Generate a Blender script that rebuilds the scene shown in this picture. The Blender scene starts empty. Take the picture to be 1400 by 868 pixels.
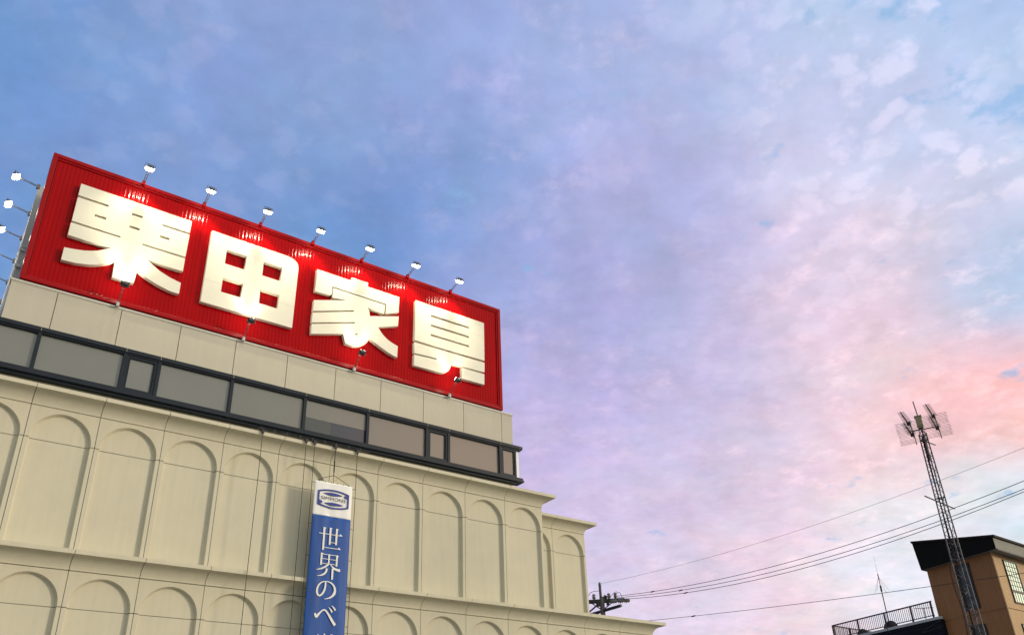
import bpy, bmesh, math, random
from mathutils import Vector, Matrix
from mathutils.geometry import tessellate_polygon

random.seed(7)
scene = bpy.context.scene
COL = scene.collection
RAD = math.radians

# ------------------------------------------------------------------ camera
cam_d = bpy.data.cameras.new('camera')
cam = bpy.data.objects.new('camera', cam_d)
COL.objects.link(cam)
cam_d.sensor_width = 36.0
cam_d.lens = 29.353
cam_d.shift_y = 0.065
cam_d.clip_end = 3000.0
PITCH, ROLL = 0.46936, -0.036774
fwd = Vector((0, math.cos(PITCH), math.sin(PITCH)))
rt0 = Vector((1, 0, 0)); up0 = rt0.cross(fwd)
rt = rt0 * math.cos(ROLL) + up0 * math.sin(ROLL)
upv = -rt0 * math.sin(ROLL) + up0 * math.cos(ROLL)
m3 = Matrix((rt, upv, -fwd)).transposed()
cam.matrix_world = Matrix.Translation((0, 0, 1.6)) @ m3.to_4x4()
scene.camera = cam

scene.view_settings.view_transform = 'Standard'
scene.view_settings.look = 'None'
scene.view_settings.exposure = 0.08
scene.view_settings.gamma = 1.0
scene.cycles.max_bounces = 6
scene.cycles.use_denoising = True

# ------------------------------------------------------------------ sky
def lin(c):
    return tuple(((v/255.0)/12.92 if v/255.0 <= 0.04045 else ((v/255.0+0.055)/1.055)**2.4) for v in c)
SKY=[
((-0.473,0.535,0.700),(112, 150, 202),1),((-0.379,0.612,0.694),(128, 152, 198),1),((-0.465,0.638,0.613),(114, 148, 200),1),((-0.310,0.690,0.654),(124, 150, 196),1),((-0.274,0.623,0.733),(134, 153, 198),1),((-0.180,0.786,0.592),(106, 144, 198),1),((-0.162,0.642,0.749),(142, 160, 204),1),((0.014,0.650,0.760),(152, 168, 214),1),((-0.059,0.753,0.655),(128, 152, 204),1),((0.004,0.837,0.547),(148, 162, 208),1),((0.094,0.694,0.714),(160, 172, 214),1),((0.176,0.727,0.664),(172, 176, 216),1),((0.134,0.808,0.573),(168, 168, 210),1),((0.248,0.625,0.740),(172, 188, 222),1),((0.360,0.652,0.668),(186, 192, 222),1),((0.460,0.584,0.669),(160, 192, 230),1),((0.504,0.636,0.584),(196, 206, 232),1),((0.401,0.721,0.566),(204, 198, 220),1),((0.256,0.823,0.506),(178, 174, 212),1),((0.494,0.700,0.516),(212, 214, 230),1),((0.368,0.794,0.483),(208, 192, 214),1),((0.395,0.821,0.413),(232, 200, 208),1),((0.253,0.880,0.403),(186, 182, 216),1),((0.521,0.736,0.432),(160, 202, 234),6),((0.518,0.770,0.373),(255, 176, 160),7),((0.485,0.797,0.361),(240, 186, 186),5),((0.486,0.808,0.334),(230, 196, 196),1),((0.429,0.781,0.454),(226, 202, 212),1.5),((0.086,0.903,0.420),(174, 168, 212),1),((0.064,0.943,0.325),(202, 188, 218),1),((0.129,0.958,0.256),(210, 198, 222),1),((0.247,0.918,0.309),(200, 190, 214),1),((0.327,0.880,0.345),(204, 192, 216),1),((0.279,0.933,0.227),(228, 204, 218),1),((0.384,0.886,0.260),(240, 208, 210),1.4),((0.404,0.889,0.215),(212, 230, 242),6),((0.417,0.895,0.159),(236, 216, 220),1),((0.497,0.830,0.253),(205, 228, 240),6),((0.459,0.840,0.290),(246, 208, 198),1.6),((0.220,0.959,0.178),(214, 206, 226),1),((0.332,0.927,0.176),(240, 212, 216),1),((-0.002,0.920,0.393),(190, 178, 216),1),]

# sky behind and beside the camera (never in view): the sunset glow to the right, pale overcast elsewhere
SUN_AZ, SUN_EL = -7.0, 10.0
def adir(az, el=0.0):
    a, e = RAD(az), RAD(el)
    return (math.cos(a)*math.cos(e), math.sin(a)*math.cos(e), math.sin(e))
BACK = [(adir(5, 6), (1.25, 0.85, 0.60), 14), (adir(-17, 21), (2.0, 1.15, 0.82), 110), (adir(-20, 35), (0.80, 0.82, 0.78), 9), (adir(-50, 20), (0.80, 0.83, 0.76), 12), (adir(-55, 50), (0.80, 0.83, 0.80), 8),
        (adir(-100, 25), (0.42, 0.46, 0.46), 9), (adir(-150, 30), (0.15, 0.19, 0.26), 9), (adir(170, 30), (0.11, 0.18, 0.32), 9),
        (adir(100, 80), (0.30, 0.38, 0.60), 9), (adir(15, 50), (0.70, 0.74, 0.84), 12)]
W = bpy.data.worlds.new('World')
scene.world = W
W.use_nodes = True
nt = W.node_tree
for n in list(nt.nodes): nt.nodes.remove(n)
N, L = nt.nodes, nt.links
def nd(t, **kw):
    n = N.new(t)
    for k, v in kw.items(): setattr(n, k, v)
    return n
def vm(op, a, b=None, s=None):
    n = nd('ShaderNodeVectorMath', operation=op)
    for i, v in enumerate((a, b)):
        if v is None: continue
        if isinstance(v, bpy.types.NodeSocket): L.new(v, n.inputs[i])
        else: n.inputs[i].default_value = v
    if s is not None:
        if isinstance(s, bpy.types.NodeSocket): L.new(s, n.inputs['Scale'])
        else: n.inputs['Scale'].default_value = s
    return n.outputs['Value'] if op == 'DOT_PRODUCT' else n.outputs['Vector']
def ma(op, a, b=None, c=None, clamp=False):
    n = nd('ShaderNodeMath', operation=op); n.use_clamp = clamp
    for i, v in enumerate((a, b, c)):
        if v is None: continue
        if isinstance(v, bpy.types.NodeSocket): L.new(v, n.inputs[i])
        else: n.inputs[i].default_value = v
    return n.outputs[0]
def noise(vec, scale, detail=4.0, rough=0.5, dist=0.0, col=False):
    n = nd('ShaderNodeTexNoise'); L.new(vec, n.inputs['Vector'])
    n.inputs['Scale'].default_value = scale; n.inputs['Detail'].default_value = detail
    n.inputs['Roughness'].default_value = rough; n.inputs['Distortion'].default_value = dist
    return n.outputs['Color' if col else 'Fac']
def smooth(v, a, b):
    n = nd('ShaderNodeMapRange', interpolation_type='SMOOTHSTEP'); L.new(v, n.inputs['Value'])
    n.inputs['From Min'].default_value = a; n.inputs['From Max'].default_value = b
    return n.outputs['Result']
def mixc(f, a, b, bt='MIX'):
    n = nd('ShaderNodeMix', data_type='RGBA', blend_type=bt)
    if isinstance(f, bpy.types.NodeSocket): L.new(f, n.inputs['Factor'])
    else: n.inputs['Factor'].default_value = f
    for k, v in ((6, a), (7, b)):
        if isinstance(v, bpy.types.NodeSocket): L.new(v, n.inputs[k])
        else: n.inputs[k].default_value = (*v, 1)
    return n.outputs[2]
tc = nd('ShaderNodeTexCoord').outputs['Generated']
d0 = vm('NORMALIZE', tc)
sep = nd('ShaderNodeSeparateXYZ'); L.new(d0, sep.inputs[0])
den = ma('ADD', ma('MAXIMUM', sep.outputs['Z'], 0.0), 0.22)
comb = nd('ShaderNodeCombineXYZ')
L.new(ma('DIVIDE', sep.outputs['X'], den), comb.inputs[0]); L.new(ma('DIVIDE', sep.outputs['Y'], den), comb.inputs[1])
plane = comb.outputs[0]                                   # a cloud deck seen in perspective
warp = vm('SUBTRACT', noise(plane, 2.6, 5, 0.62, 0.0, col=True), (0.5, 0.5, 0.5))
dw = vm('NORMALIZE', vm('ADD', d0, vm('SCALE', warp, s=0.13)))
colsum = None; wsum = None
def anchor(dr, c, k, g=1.0):
    global colsum, wsum
    d = Vector(dr).normalized()
    w = ma('EXPONENT', ma('MULTIPLY_ADD', vm('DOT_PRODUCT', dw, tuple(d)), k, -k))
    if g != 1.0: w = ma('MULTIPLY', w, g)
    cw = vm('SCALE', c, s=w)
    colsum = cw if colsum is None else vm('ADD', colsum, cw)
    wsum = w if wsum is None else ma('ADD', wsum, w)
for d, c, g in SKY: anchor(d, lin(c), 480 if g > 4 else 170, g)
for d, c, k in BACK:
    anchor(d, c, k + 3, 0.06 if k > 50 else 0.012)
base = vm('SCALE', colsum, s=ma('DIVIDE', 1.0, wsum))
# soft mottling of the cloud deck
m1 = noise(plane, 3.6, 5, 0.55)
m2 = noise(plane, 14.0, 5, 0.6)
br = ma('ADD', ma('MULTIPLY_ADD', m1, 0.40, 0.87), ma('MULTIPLY_ADD', m2, 0.36, -0.18))
br = ma('ADD', br, ma('MULTIPLY_ADD', noise(plane, 34.0, 4, 0.6), 0.16, -0.08))
base = vm('SCALE', base, s=br)
m3n = noise(plane, 6.5, 4, 0.6, col=True)                # colour drifts between rose and blue
base = vm('MULTIPLY', base, vm('ADD', vm('MULTIPLY', vm('SUBTRACT', m3n, (0.5, 0.5, 0.5)), (0.32, 0.12, 0.18)), (1.0, 1.0, 1.0)))
# clear gaps, filled by the sky texture and a clean dusk blue
sky = nd('ShaderNodeTexSky', sky_type='NISHITA')
sky.sun_disc = False; sky.sun_elevation = RAD(SUN_EL); sky.sun_rotation = RAD(90 - SUN_AZ); sky.air_density = 1.0; sky.ozone_density = 3.0
clear = mixc(0.2, lin((150, 196, 240)), vm('SCALE', sky.outputs[0], s=0.10))
def near(dr, k):
    d = Vector(dr).normalized()
    return ma('EXPONENT', ma('MULTIPLY_ADD', vm('DOT_PRODUCT', dw, tuple(d)), k, -k))
gapn = noise(plane, 7.5, 6, 0.6)
right = near((0.628, 0.470, 0.620), 18)                    # puffs thin out towards the upper right
left = near((-0.66, 0.45, 0.62), 6)
gap = smooth(ma('ADD', gapn, ma('ADD', ma('MULTIPLY', right, 0.13), ma('MULTIPLY', left, 0.03))), 0.63, 0.74)
c1 = mixc(ma('MULTIPLY', gap, 0.7), base, clear)
rg2 = near((0.655, 0.50, 0.565), 30)
c1 = mixc(ma('MULTIPLY', rg2, 0.42), c1, mixc(0.45, lin((140, 188, 234)), base))
# altocumulus puffs and wisps, lighter than the deck
pf = nd('ShaderNodeTexVoronoi', feature='F1'); pf.inputs['Scale'].default_value = 19.0
try: pf.inputs['Smoothness'].default_value = 0.6
except Exception: pass
L.new(vm('ADD', plane, vm('SCALE', vm('SUBTRACT', noise(plane, 12.0, 4, 0.6, col=True), (0.5, 0.5, 0.5)), s=0.13)), pf.inputs['Vector'])
puff = ma('MULTIPLY', smooth(pf.outputs['Distance'], 0.56, 0.22), smooth(noise(plane, 3.3, 4, 0.5), 0.36, 0.56))
puffw = ma('ADD', ma('MULTIPLY', right, 1.5), 0.16, clamp=True)
tint = mixc(0.45, vm('SCALE', base, s=1.32), lin((226, 214, 228)))
c2 = mixc(ma('MULTIPLY', ma('MULTIPLY', puff, puffw), 0.85), c1, tint)
wis = smooth(noise(plane, 13.0, 6, 0.66, 0.0), 0.50, 0.72)
wisw = ma('MULTIPLY_ADD', near((0.60, 0.66, 0.45), 6), 0.75, 0.12, clamp=True)
wism = smooth(noise(plane, 2.1, 3, 0.5, 0.0), 0.40, 0.58)
c3 = mixc(ma('MULTIPLY', ma('MULTIPLY', wis, wism), wisw), c2, vm('SCALE', mixc(0.35, c2, lin((250, 222, 222))), s=1.18))
hs = nd('ShaderNodeHueSaturation'); hs.inputs['Saturation'].default_value = 1.03; L.new(c3, hs.inputs['Color']); c3 = hs.outputs[0]
bg = nd('ShaderNodeBackground'); L.new(c3, bg.inputs['Color']); bg.inputs['Strength'].default_value = 1.0
out = nd('ShaderNodeOutputWorld'); L.new(bg.outputs[0], out.inputs['Surface'])

# ------------------------------------------------------------------ low, veiled sun (right of the frame, soft)
sd = bpy.data.lights.new('sun', 'SUN'); sun = bpy.data.objects.new('sun', sd); COL.objects.link(sun)
sd.energy = 1.55; sd.angle = RAD(8); sd.color = (1.0, 0.90, 0.70)
sun.rotation_euler = (-Vector(adir(SUN_AZ, SUN_EL))).to_track_quat('-Z', 'Y').to_euler()

# ------------------------------------------------------------------ frames of reference
AZ = 0.641492
UD = Vector((math.cos(AZ), math.sin(AZ), 0)); ND = Vector((math.sin(AZ), -math.cos(AZ), 0))
DIST = 24.0
def F(u, o, z):
    """u along the shop facade, o metres out of it, z up -> world"""
    return UD*u - ND*(DIST - o) + Vector((0, 0, z))

# ------------------------------------------------------------------ materials
def material(name, color, rough=0.6, metal=0.0, spec=0.5, var=0.0, vscale=3.0, bump=0.0, bscale=40.0, streak=0.0, color2=None, emit=None, estr=0.0, coat=0.0):
    m = bpy.data.materials.new(name); m.use_nodes = True
    t = m.node_tree; b = t.nodes['Principled BSDF']
    b.inputs['Base Color'].default_value = (*color, 1); b.inputs['Roughness'].default_value = rough
    b.inputs['Metallic'].default_value = metal; b.inputs['Specular IOR Level'].default_value = spec
    b.inputs['Coat Weight'].default_value = coat
    if emit: b.inputs['Emission Color'].default_value = (*emit, 1); b.inputs['Emission Strength'].default_value = estr
    tcn = t.nodes.new('ShaderNodeNewGeometry').outputs['Position']
    if var > 0 or streak > 0:
        c2 = color2 or tuple(v*(1-var) for v in color)
        n = t.nodes.new('ShaderNodeTexNoise'); n.inputs['Scale'].default_value = vscale; n.inputs['Detail'].default_value = 8; n.inputs['Roughness'].default_value = 0.62
        t.links.new(tcn, n.inputs['Vector'])
        fac = n.outputs['Fac']
        if streak > 0:
            mp = t.nodes.new('ShaderNodeMapping'); mp.inputs['Scale'].default_value = (5.0, 5.0, 0.35); t.links.new(tcn, mp.inputs['Vector'])
            n2 = t.nodes.new('ShaderNodeTexNoise'); n2.inputs['Scale'].default_value = 1.4; n2.inputs['Detail'].default_value = 6; t.links.new(mp.outputs[0], n2.inputs['Vector'])
            mx = t.nodes.new('ShaderNodeMath'); mx.operation = 'MULTIPLY_ADD'; mx.inputs[1].default_value = streak
            t.links.new(n2.outputs['Fac'], mx.inputs[0])
            mm = t.nodes.new('ShaderNodeMath'); mm.operation = 'MULTIPLY_ADD'; mm.inputs[1].default_value = 1-streak; mm.inputs[2].default_value = 0
            t.links.new(fac, mm.inputs[0]); t.links.new(mm.outputs[0], mx.inputs[2]); fac = mx.outputs[0]
        r = t.nodes.new('ShaderNodeValToRGB'); r.color_ramp.elements[0].position = 0.32; r.color_ramp.elements[1].position = 0.68
        r.color_ramp.elements[0].color = (*c2, 1); r.color_ramp.elements[1].color = (*color, 1)
        t.links.new(fac, r.inputs[0]); t.links.new(r.outputs[0], b.inputs['Base Color'])
    if bump > 0:
        n = t.nodes.new('ShaderNodeTexNoise'); n.inputs['Scale'].default_value = bscale; n.inputs['Detail'].default_value = 5
        t.links.new(tcn, n.inputs['Vector'])
        bp = t.nodes.new('ShaderNodeBump'); bp.inputs['Strength'].default_value = bump; bp.inputs['Distance'].default_value = 0.02
        t.links.new(n.outputs['Fac'], bp.inputs['Height']); t.links.new(bp.outputs[0], b.inputs['Normal'])
    return m
M = {}
M['precast'] = material('precast_concrete', (0.665, 0.625, 0.475), 0.85, var=0.10, vscale=1.3, bump=0.25, bscale=60, streak=0.45)
M['core'] = material('joint_backing_concrete', (0.36, 0.335, 0.25), 0.9)  # darker backing concrete, stands for the sealant in the panel joints
M['parapet'] = material('parapet_panel', (0.54, 0.51, 0.41), 0.75, var=0.08, vscale=0.9, streak=0.4)
M['coping'] = material('coping_metal', (0.62, 0.60, 0.52), 0.45)
M['darkframe'] = material('anodised_frame', (0.018, 0.026, 0.038), 0.45, spec=0.2, var=0.2, vscale=2)
M['pane'] = material('grey_film_glass', (0.185, 0.190, 0.170), 0.16, spec=0.9, var=0.08, vscale=0.7)
M['blind'] = material('grey_blind', (0.16, 0.165, 0.145), 0.24, spec=0.75)
M['paneblue'] = material('clear_dark_glass', (0.030, 0.050, 0.075), 0.12, spec=0.7)
M['paneteal'] = material('clear_teal_glass', (0.055, 0.075, 0.075), 0.15, spec=0.7)
M['clear'] = material('sky_toned_corner_glass', (0.80, 0.84, 0.88), 0.25, spec=0.8)  # opaque and pale: bright sky in the glass is put into its colour
M['red'] = material('red_sign_paint', (0.37, 0.001, 0.003), 0.12, spec=0.085, var=0.12, vscale=0.8, streak=0.5)
M['redtrim'] = material('red_trim_paint', (0.32, 0.002, 0.004), 0.3, spec=0.15)
M['letter'] = material('cream_letter_face', (0.80, 0.785, 0.66), 0.42, spec=0.3, var=0.05, vscale=0.8)
M['lampmetal'] = material('lamp_metal', (0.10, 0.10, 0.10), 0.45, metal=0.6)
M['arm'] = material('galvanised_arm', (0.16, 0.15, 0.15), 0.5, metal=0.5)
M['redarm'] = material('arm_foot_paint', (0.4, 0.02, 0.02), 0.4)
M['lens'] = material('lit_lens', (1, 1, 1), 0.3, emit=(1.0, 0.92, 0.74), estr=40.0)
M['ffabric_w'] = material('white_banner_fabric', (0.90, 0.90, 0.88), 0.7, var=0.02, vscale=2)
M['ffabric_b'] = material('blue_banner_fabric', (0.006, 0.088, 0.40), 0.60, var=0.30, vscale=2.5, streak=0.8)
M['print_w'] = material('white_print', (0.84, 0.84, 0.80), 0.6)
M['print_b'] = material('blue_print', (0.022, 0.045, 0.26), 0.6)
M['print_k'] = material('black_print', (0.02, 0.02, 0.03), 0.6)
M['rope'] = material('dark_rope', (0.045, 0.035, 0.025), 0.9)
M['whitesign'] = material('pale_sheet', (0.46, 0.46, 0.46), 0.6, var=0.12, vscale=1.2)
M['steel'] = material('painted_steel', (0.13, 0.125, 0.14), 0.5, metal=0.55, var=0.3, vscale=6)
M['darksteel'] = material('dark_steel', (0.030, 0.028, 0.034), 0.5, metal=0.3)
M['alu'] = material('aluminium_rod', (0.20, 0.19, 0.20), 0.4, metal=0.6)
M['box'] = material('beige_housing', (0.34, 0.29, 0.17), 0.6)
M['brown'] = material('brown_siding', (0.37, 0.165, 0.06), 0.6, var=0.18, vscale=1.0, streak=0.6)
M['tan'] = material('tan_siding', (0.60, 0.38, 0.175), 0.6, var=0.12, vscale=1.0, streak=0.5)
M['fascia_k'] = material('black_fascia', (0.010, 0.009, 0.008), 0.8, spec=0.15, var=0.3, vscale=2)
M['fascia_g'] = material('lit_grey_fascia', (0.13, 0.135, 0.115), 0.6, var=0.15, vscale=1.5)  # lighter than the black fascia: light on this side is in the colour
M['soffit'] = material('grey_soffit', (0.16, 0.155, 0.15), 0.7)
M['rooftile'] = material('roof_sheet', (0.022, 0.014, 0.012), 0.7, spec=0.2)
M['navy'] = material('navy_siding', (0.008, 0.009, 0.016), 0.7, spec=0.2, var=0.3, vscale=2)
M['curb'] = material('pale_roof_curb', (0.55, 0.55, 0.56), 0.6, var=0.15, vscale=3)
M['rail'] = material('rust_red_rail', (0.060, 0.022, 0.022), 0.55)
M['dish'] = material('grey_dish', (0.20, 0.22, 0.22), 0.55)
M['winglass'] = material('dark_window_glass', (0.05, 0.065, 0.06), 0.18, spec=0.6)
M['lit'] = material('lit_window_glass', (0.60, 0.66, 0.52), 0.3, emit=(0.86, 1.0, 0.72), estr=0.42)
M['pole'] = material('concrete_pole', (0.11, 0.10, 0.095), 0.85, var=0.2, vscale=3)
M['porcelain'] = material('insulator', (0.20, 0.19, 0.18), 0.3)
M['cable'] = material('black_cable', (0.022, 0.015, 0.016), 0.6)
M['asphalt'] = material('asphalt', (0.055, 0.055, 0.056), 0.9, var=0.25, vscale=2.0, bump=0.4, bscale=90)
M['ground'] = material('ground_concrete', (0.27, 0.255, 0.22), 0.9, var=0.2, vscale=0.6)
M['paving'] = material('paving', (0.34, 0.32, 0.27), 0.85, var=0.15, vscale=1.5)
M['kerb'] = material('kerb_stone', (0.36, 0.35, 0.33), 0.85)
M['roadpaint'] = material('road_paint', (0.75, 0.75, 0.73), 0.7)
M['shopglass'] = material('shopfront_glass', (0.06, 0.07, 0.07), 0.08, spec=0.7)

# ------------------------------------------------------------------ mesh helpers
class MB:
    """collects vertices and faces, then links them as one mesh object"""
    def __init__(s): s.v = []; s.f = []
    def add(s, vs, fs):
        o = len(s.v); s.v += [tuple(v) for v in vs]; s.f += [tuple(o+i for i in f) for f in fs]; return s
    def box(s, x0, x1, y0, y1, z0, z1):
        return s.add([(x0,y0,z0),(x1,y0,z0),(x1,y1,z0),(x0,y1,z0),(x0,y0,z1),(x1,y0,z1),(x1,y1,z1),(x0,y1,z1)],
                     [(0,3,2,1),(4,5,6,7),(0,1,5,4),(1,2,6,5),(2,3,7,6),(3,0,4,7)])
    def quad(s, a, b, c, d): return s.add([a,b,c,d], [(0,1,2,3)])
    def tube(s, p0, p1, r, n=8, r1=None, cap=True):
        p0, p1 = Vector(p0), Vector(p1); ax = (p1-p0)
        if ax.length < 1e-6: return s
        ax.normalize(); a = ax.orthogonal().normalized(); b = ax.cross(a); r1 = r if r1 is None else r1
        vs = []
        for p, rr in ((p0, r), (p1, r1)):
            for i in range(n):
                t = 2*math.pi*i/n; vs.append(p + a*math.cos(t)*rr + b*math.sin(t)*rr)
        fs = [(i, (i+1)%n, n+(i+1)%n, n+i) for i in range(n)]
        if cap: fs += [tuple(range(n-1, -1, -1)), tuple(range(n, 2*n))]
        return s.add(vs, fs)
    def path(s, pts, r, n=6):
        for a, b in zip(pts, pts[1:]): s.tube(a, b, r, n)
        return s
    def lathe(s, prof, n=16, c=(0,0,0), axis='Z'):
        vs = []
        for (r, h) in prof:
            for i in range(n):
                t = 2*math.pi*i/n; x, y = r*math.cos(t), r*math.sin(t)
                q = (x, y, h) if axis == 'Z' else ((h, x, y) if axis == 'X' else (x, h, y))
                vs.append((c[0]+q[0], c[1]+q[1], c[2]+q[2]))
        fs = []
        for j in range(len(prof)-1):
            for i in range(n): fs.append((j*n+i, j*n+(i+1)%n, (j+1)*n+(i+1)%n, (j+1)*n+i))
        return s.add(vs, fs)
    def slab(s, outer, holes=(), y0=0.0, y1=-0.1, fy=None):
        """outline in x,z extruded from y1 (front) to y0 (back)"""
        rings = [outer] + list(holes)
        flat = [p for r in rings for p in r]
        tris = tessellate_polygon([[Vector((p[0], p[1], 0)) for p in r] for r in rings])
        n = len(flat)
        g = (lambda x, z: 0.0) if fy is None else fy
        vs = [(p[0], y1+g(*p), p[1]) for p in flat] + [(p[0], y0+g(*p), p[1]) for p in flat]
        fs = [tuple(t) for t in tris] + [tuple(n+i for i in reversed(t)) for t in tris]
        o = 0
        for r in rings:
            k = len(r)
            for i in range(k):
                a, b = o+i, o+(i+1)%k; fs.append((a, b, n+b, n+a))
            o += k
        return s.add(vs, fs)
    def build(s, name, mat, parent=None, smooth=False, bevel=0.0):
        me = bpy.data.meshes.new(name); me.from_pydata(s.v, [], s.f); me.update()
        bm = bmesh.new(); bm.from_mesh(me); bmesh.ops.delete(bm, geom=[v for v in bm.verts if not v.link_faces], context='VERTS'); bmesh.ops.recalc_face_normals(bm, faces=bm.faces); bm.to_mesh(me); bm.free()
        me.materials.append(mat)
        if smooth:
            for p in me.polygons: p.use_smooth = True
        o = bpy.data.objects.new(name, me); COL.objects.link(o)
        if parent: o.parent = parent
        if bevel > 0:
            bv = o.modifiers.new('bevel', 'BEVEL'); bv.width = bevel; bv.segments = 2; bv.limit_method = 'ANGLE'
        return o
def tag(o, label=None, cat=None, group=None, kind=None):
    if label: o['label'] = label
    if cat: o['category'] = cat
    if group: o['group'] = group
    if kind: o['kind'] = kind
    return o
def thing(name, loc, rz=0.0):
    o = bpy.data.objects.new(name, None); COL.objects.link(o); o.location = loc; o.rotation_euler = (0, 0, rz)
    o.empty_display_size = 0.3
    return o
def copy_tree(o, parent=None):
    c = o.copy(); COL.objects.link(c)
    if parent: c.parent = parent
    for ch in list(o.children): copy_tree(ch, c)
    return c
def sweep(prof, path, miter_first=None, miter_last=None):
    """prof: (offset, z) pairs; path: plan points, offset to the right-hand side; returns MB"""
    mb = MB(); n = len(path); pts = [Vector((*p, 0)) for p in path]
    nrm = []
    for a, b in zip(pts, pts[1:]):
        d = (b-a).normalized(); nrm.append(Vector((d.y, -d.x, 0)))
    rows = []
    for i in range(n):
        if i == 0: off = nrm[0]
        elif i == n-1: off = nrm[-1]
        else:
            m = (nrm[i-1]+nrm[i]); off = m * (2.0/m.length_squared)
        if i == 0 and miter_first: off = Vector((*miter_first, 0))
        if i == n-1 and miter_last: off = Vector((*miter_last, 0))
        rows.append([(pts[i].x+off.x*o, pts[i].y+off.y*o, z) for o, z in prof])
    k = len(prof); vs = [v for r in rows for v in r]; fs = []
    for i in range(n-1):
        for j in range(k):
            fs.append((i*k+j, (i+1)*k+j, (i+1)*k+(j+1)%k, i*k+(j+1)%k))
    fs += [tuple(range(k)), tuple(range((n-1)*k, n*k))]
    return mb.add(vs, fs)

# ------------------------------------------------------------------ ground, road, pavement
tag(MB().quad((-900,-900,0),(900,-900,0),(900,900,0),(-900,900,0)).build('ground', M['ground']), kind='structure')
def strip(name, o0, o1, z0, z1, mat, u0=-250, u1=250):
    mb = MB(); a = [F(u0,o0,0),F(u1,o0,0),F(u1,o1,0),F(u0,o1,0)]
    vs = [(p.x,p.y,z0) for p in a]+[(p.x,p.y,z1) for p in a]
    mb.add(vs, [(0,3,2,1),(4,5,6,7),(0,1,5,4),(1,2,6,5),(2,3,7,6),(3,0,4,7)])
    return mb.build(name, mat)
tag(strip('road', 9.0, 17.0, -0.1, 0.004, M['asphalt']), kind='structure')
tag(strip('pavement', 6.0, 8.85, -0.1, 0.13, M['paving']), kind='structure')
tag(strip('kerb', 8.85, 9.0, -0.1, 0.14, M['kerb']), kind='structure')
mk = MB()
for k in range(-20, 21):
    a = [F(k*10, 12.93, .008), F(k*10+5, 12.93, .008), F(k*10+5, 13.07, .008), F(k*10, 13.07, .008)]; mk.quad(*a)
for oo in (9.4, 16.6):
    mk.quad(F(-250,oo-.07,.008),F(250,oo-.07,.008),F(250,oo+.07,.008),F(-250,oo+.07,.008))
tag(mk.build('road_marking', M['roadpaint']), kind='structure')

# ================================================================== THE SHOP
# local axes: x along the facade, y into the building, z up
shop = thing('furniture_store', F(0, 0, 0), AZ)
tag(shop, 'large beige shop building with rows of blind arches and a dark window band', 'building')
P = 1.7475; ZT = 11.79
def arch_panel_mesh(z0, z1, w=P, g=0.008):
    """one precast panel: flat face, round-headed recess with splayed reveals, a joint at spring level"""
    mb = MB()
    xl, xr = g, w-g
    al, ar = 0.115, w-0.105; cx = (al+ar)/2; rr = (ar-al)/2
    spring = z1 - 0.12 - rr
    zj = z1 - 0.925; gj = 0.009                      # horizontal joint
    dep = 0.12; ins = 0.040
    arc = [(cx-rr*math.cos(math.pi*i/28), spring+rr*math.sin(math.pi*i/28)) for i in range(29)]
    r2 = rr-ins
    arc2 = [(cx-r2*math.cos(math.pi*i/28), spring+r2*math.sin(math.pi*i/28)) for i in range(29)]
    def wall(za, zb, top):
        mb.quad((xl,0,za),(al,0,za),(al,0,zb),(xl,0,zb)); mb.quad((ar,0,za),(xr,0,za),(xr,0,zb),(ar,0,zb))
        mb.quad((al,0,za),(al+ins,dep,za),(al+ins,dep,zb),(al,0,zb)); mb.quad((ar-ins,dep,za),(ar,0,za),(ar,0,zb),(ar-ins,dep,zb))
        mb.quad((al+ins,dep,za),(ar-ins,dep,za),(ar-ins,dep,zb),(al+ins,dep,zb))
        for x in (xl, xr): mb.quad((x,0,za),(x,dep+.02,za),(x,dep+.02,zb),(x,0,zb))
    wall(z0, zj-gj, False)
    wall(zj+gj, spring, True)
    for x in (xl, xr): mb.quad((x,0,spring),(x,dep+.02,spring),(x,dep+.02,z1),(x,0,z1))
    n = len(arc)
    for i in range(n-1):
        a, b = arc[i], arc[i+1]; a2, b2 = arc2[i], arc2[i+1]
        mb.quad((a[0],0,a[1]),(b[0],0,b[1]),(b[0],0,z1),(a[0],0,z1))
        mb.quad((a[0],0,a[1]),(a2[0],dep,a2[1]),(b2[0],dep,b2[1]),(b[0],0,b[1]))
    mb.quad((xl,0,spring),(al,0,spring),(al,0,z1),(xl,0,z1)); mb.quad((ar,0,spring),(xr,0,spring),(xr,0,z1),(ar,0,z1))
    mb.add([(p[0],dep,p[1]) for p in arc2], [tuple(range(n))])
    # joint faces (top and bottom edges of the pieces)
    for zz in (zj-gj, zj+gj, z1):
        mb.quad((xl,0.001,zz),(xr,0.001,zz),(xr,dep+.02,zz),(xl,dep+.03,zz)) if zz == z1 else None
    return mb
proto = arch_panel_mesh(7.90, ZT).build('arched_panel', M['precast'], shop)
proto.location = (1.65-P, 0, 0)
def place_panel(x, y, dz=0.0, rz=0.0):
    c = proto.copy(); COL.objects.link(c); c.parent = shop; c.location = (x, y, dz); c.rotation_euler = (0, 0, rz); return c
U0 = 1.65-P; UR = U0+11*P                       # main block: 11 bays
for i in range(1, 11): place_panel(U0+i*P, 0)
UB = UR+2*P+0.215                                # set-back block right corner
place_panel(UB-P, 1.88); place_panel(UB-2*P, 1.88)
LOW = -4.34
for i in range(14): place_panel(U0+i*P, 0, LOW)
ULR = U0+14*P
for i in range(7):
    for dz in (0, LOW): place_panel(U0, (i+1)*P, dz, -math.pi/2)
# cores behind the panels
MB().box(U0+.17, UR-.004, .14, 14, 7.70, 12.20).build('wall_core', M['core'], shop)
MB().box(UR-.004, UB-.004, 2.02, 14, 7.70, 12.20).build('wall_core', M['core'], shop)
MB().box(U0+.17, ULR-.004, .14, 14, 3.2, 7.86).build('wall_core', M['core'], shop)
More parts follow.
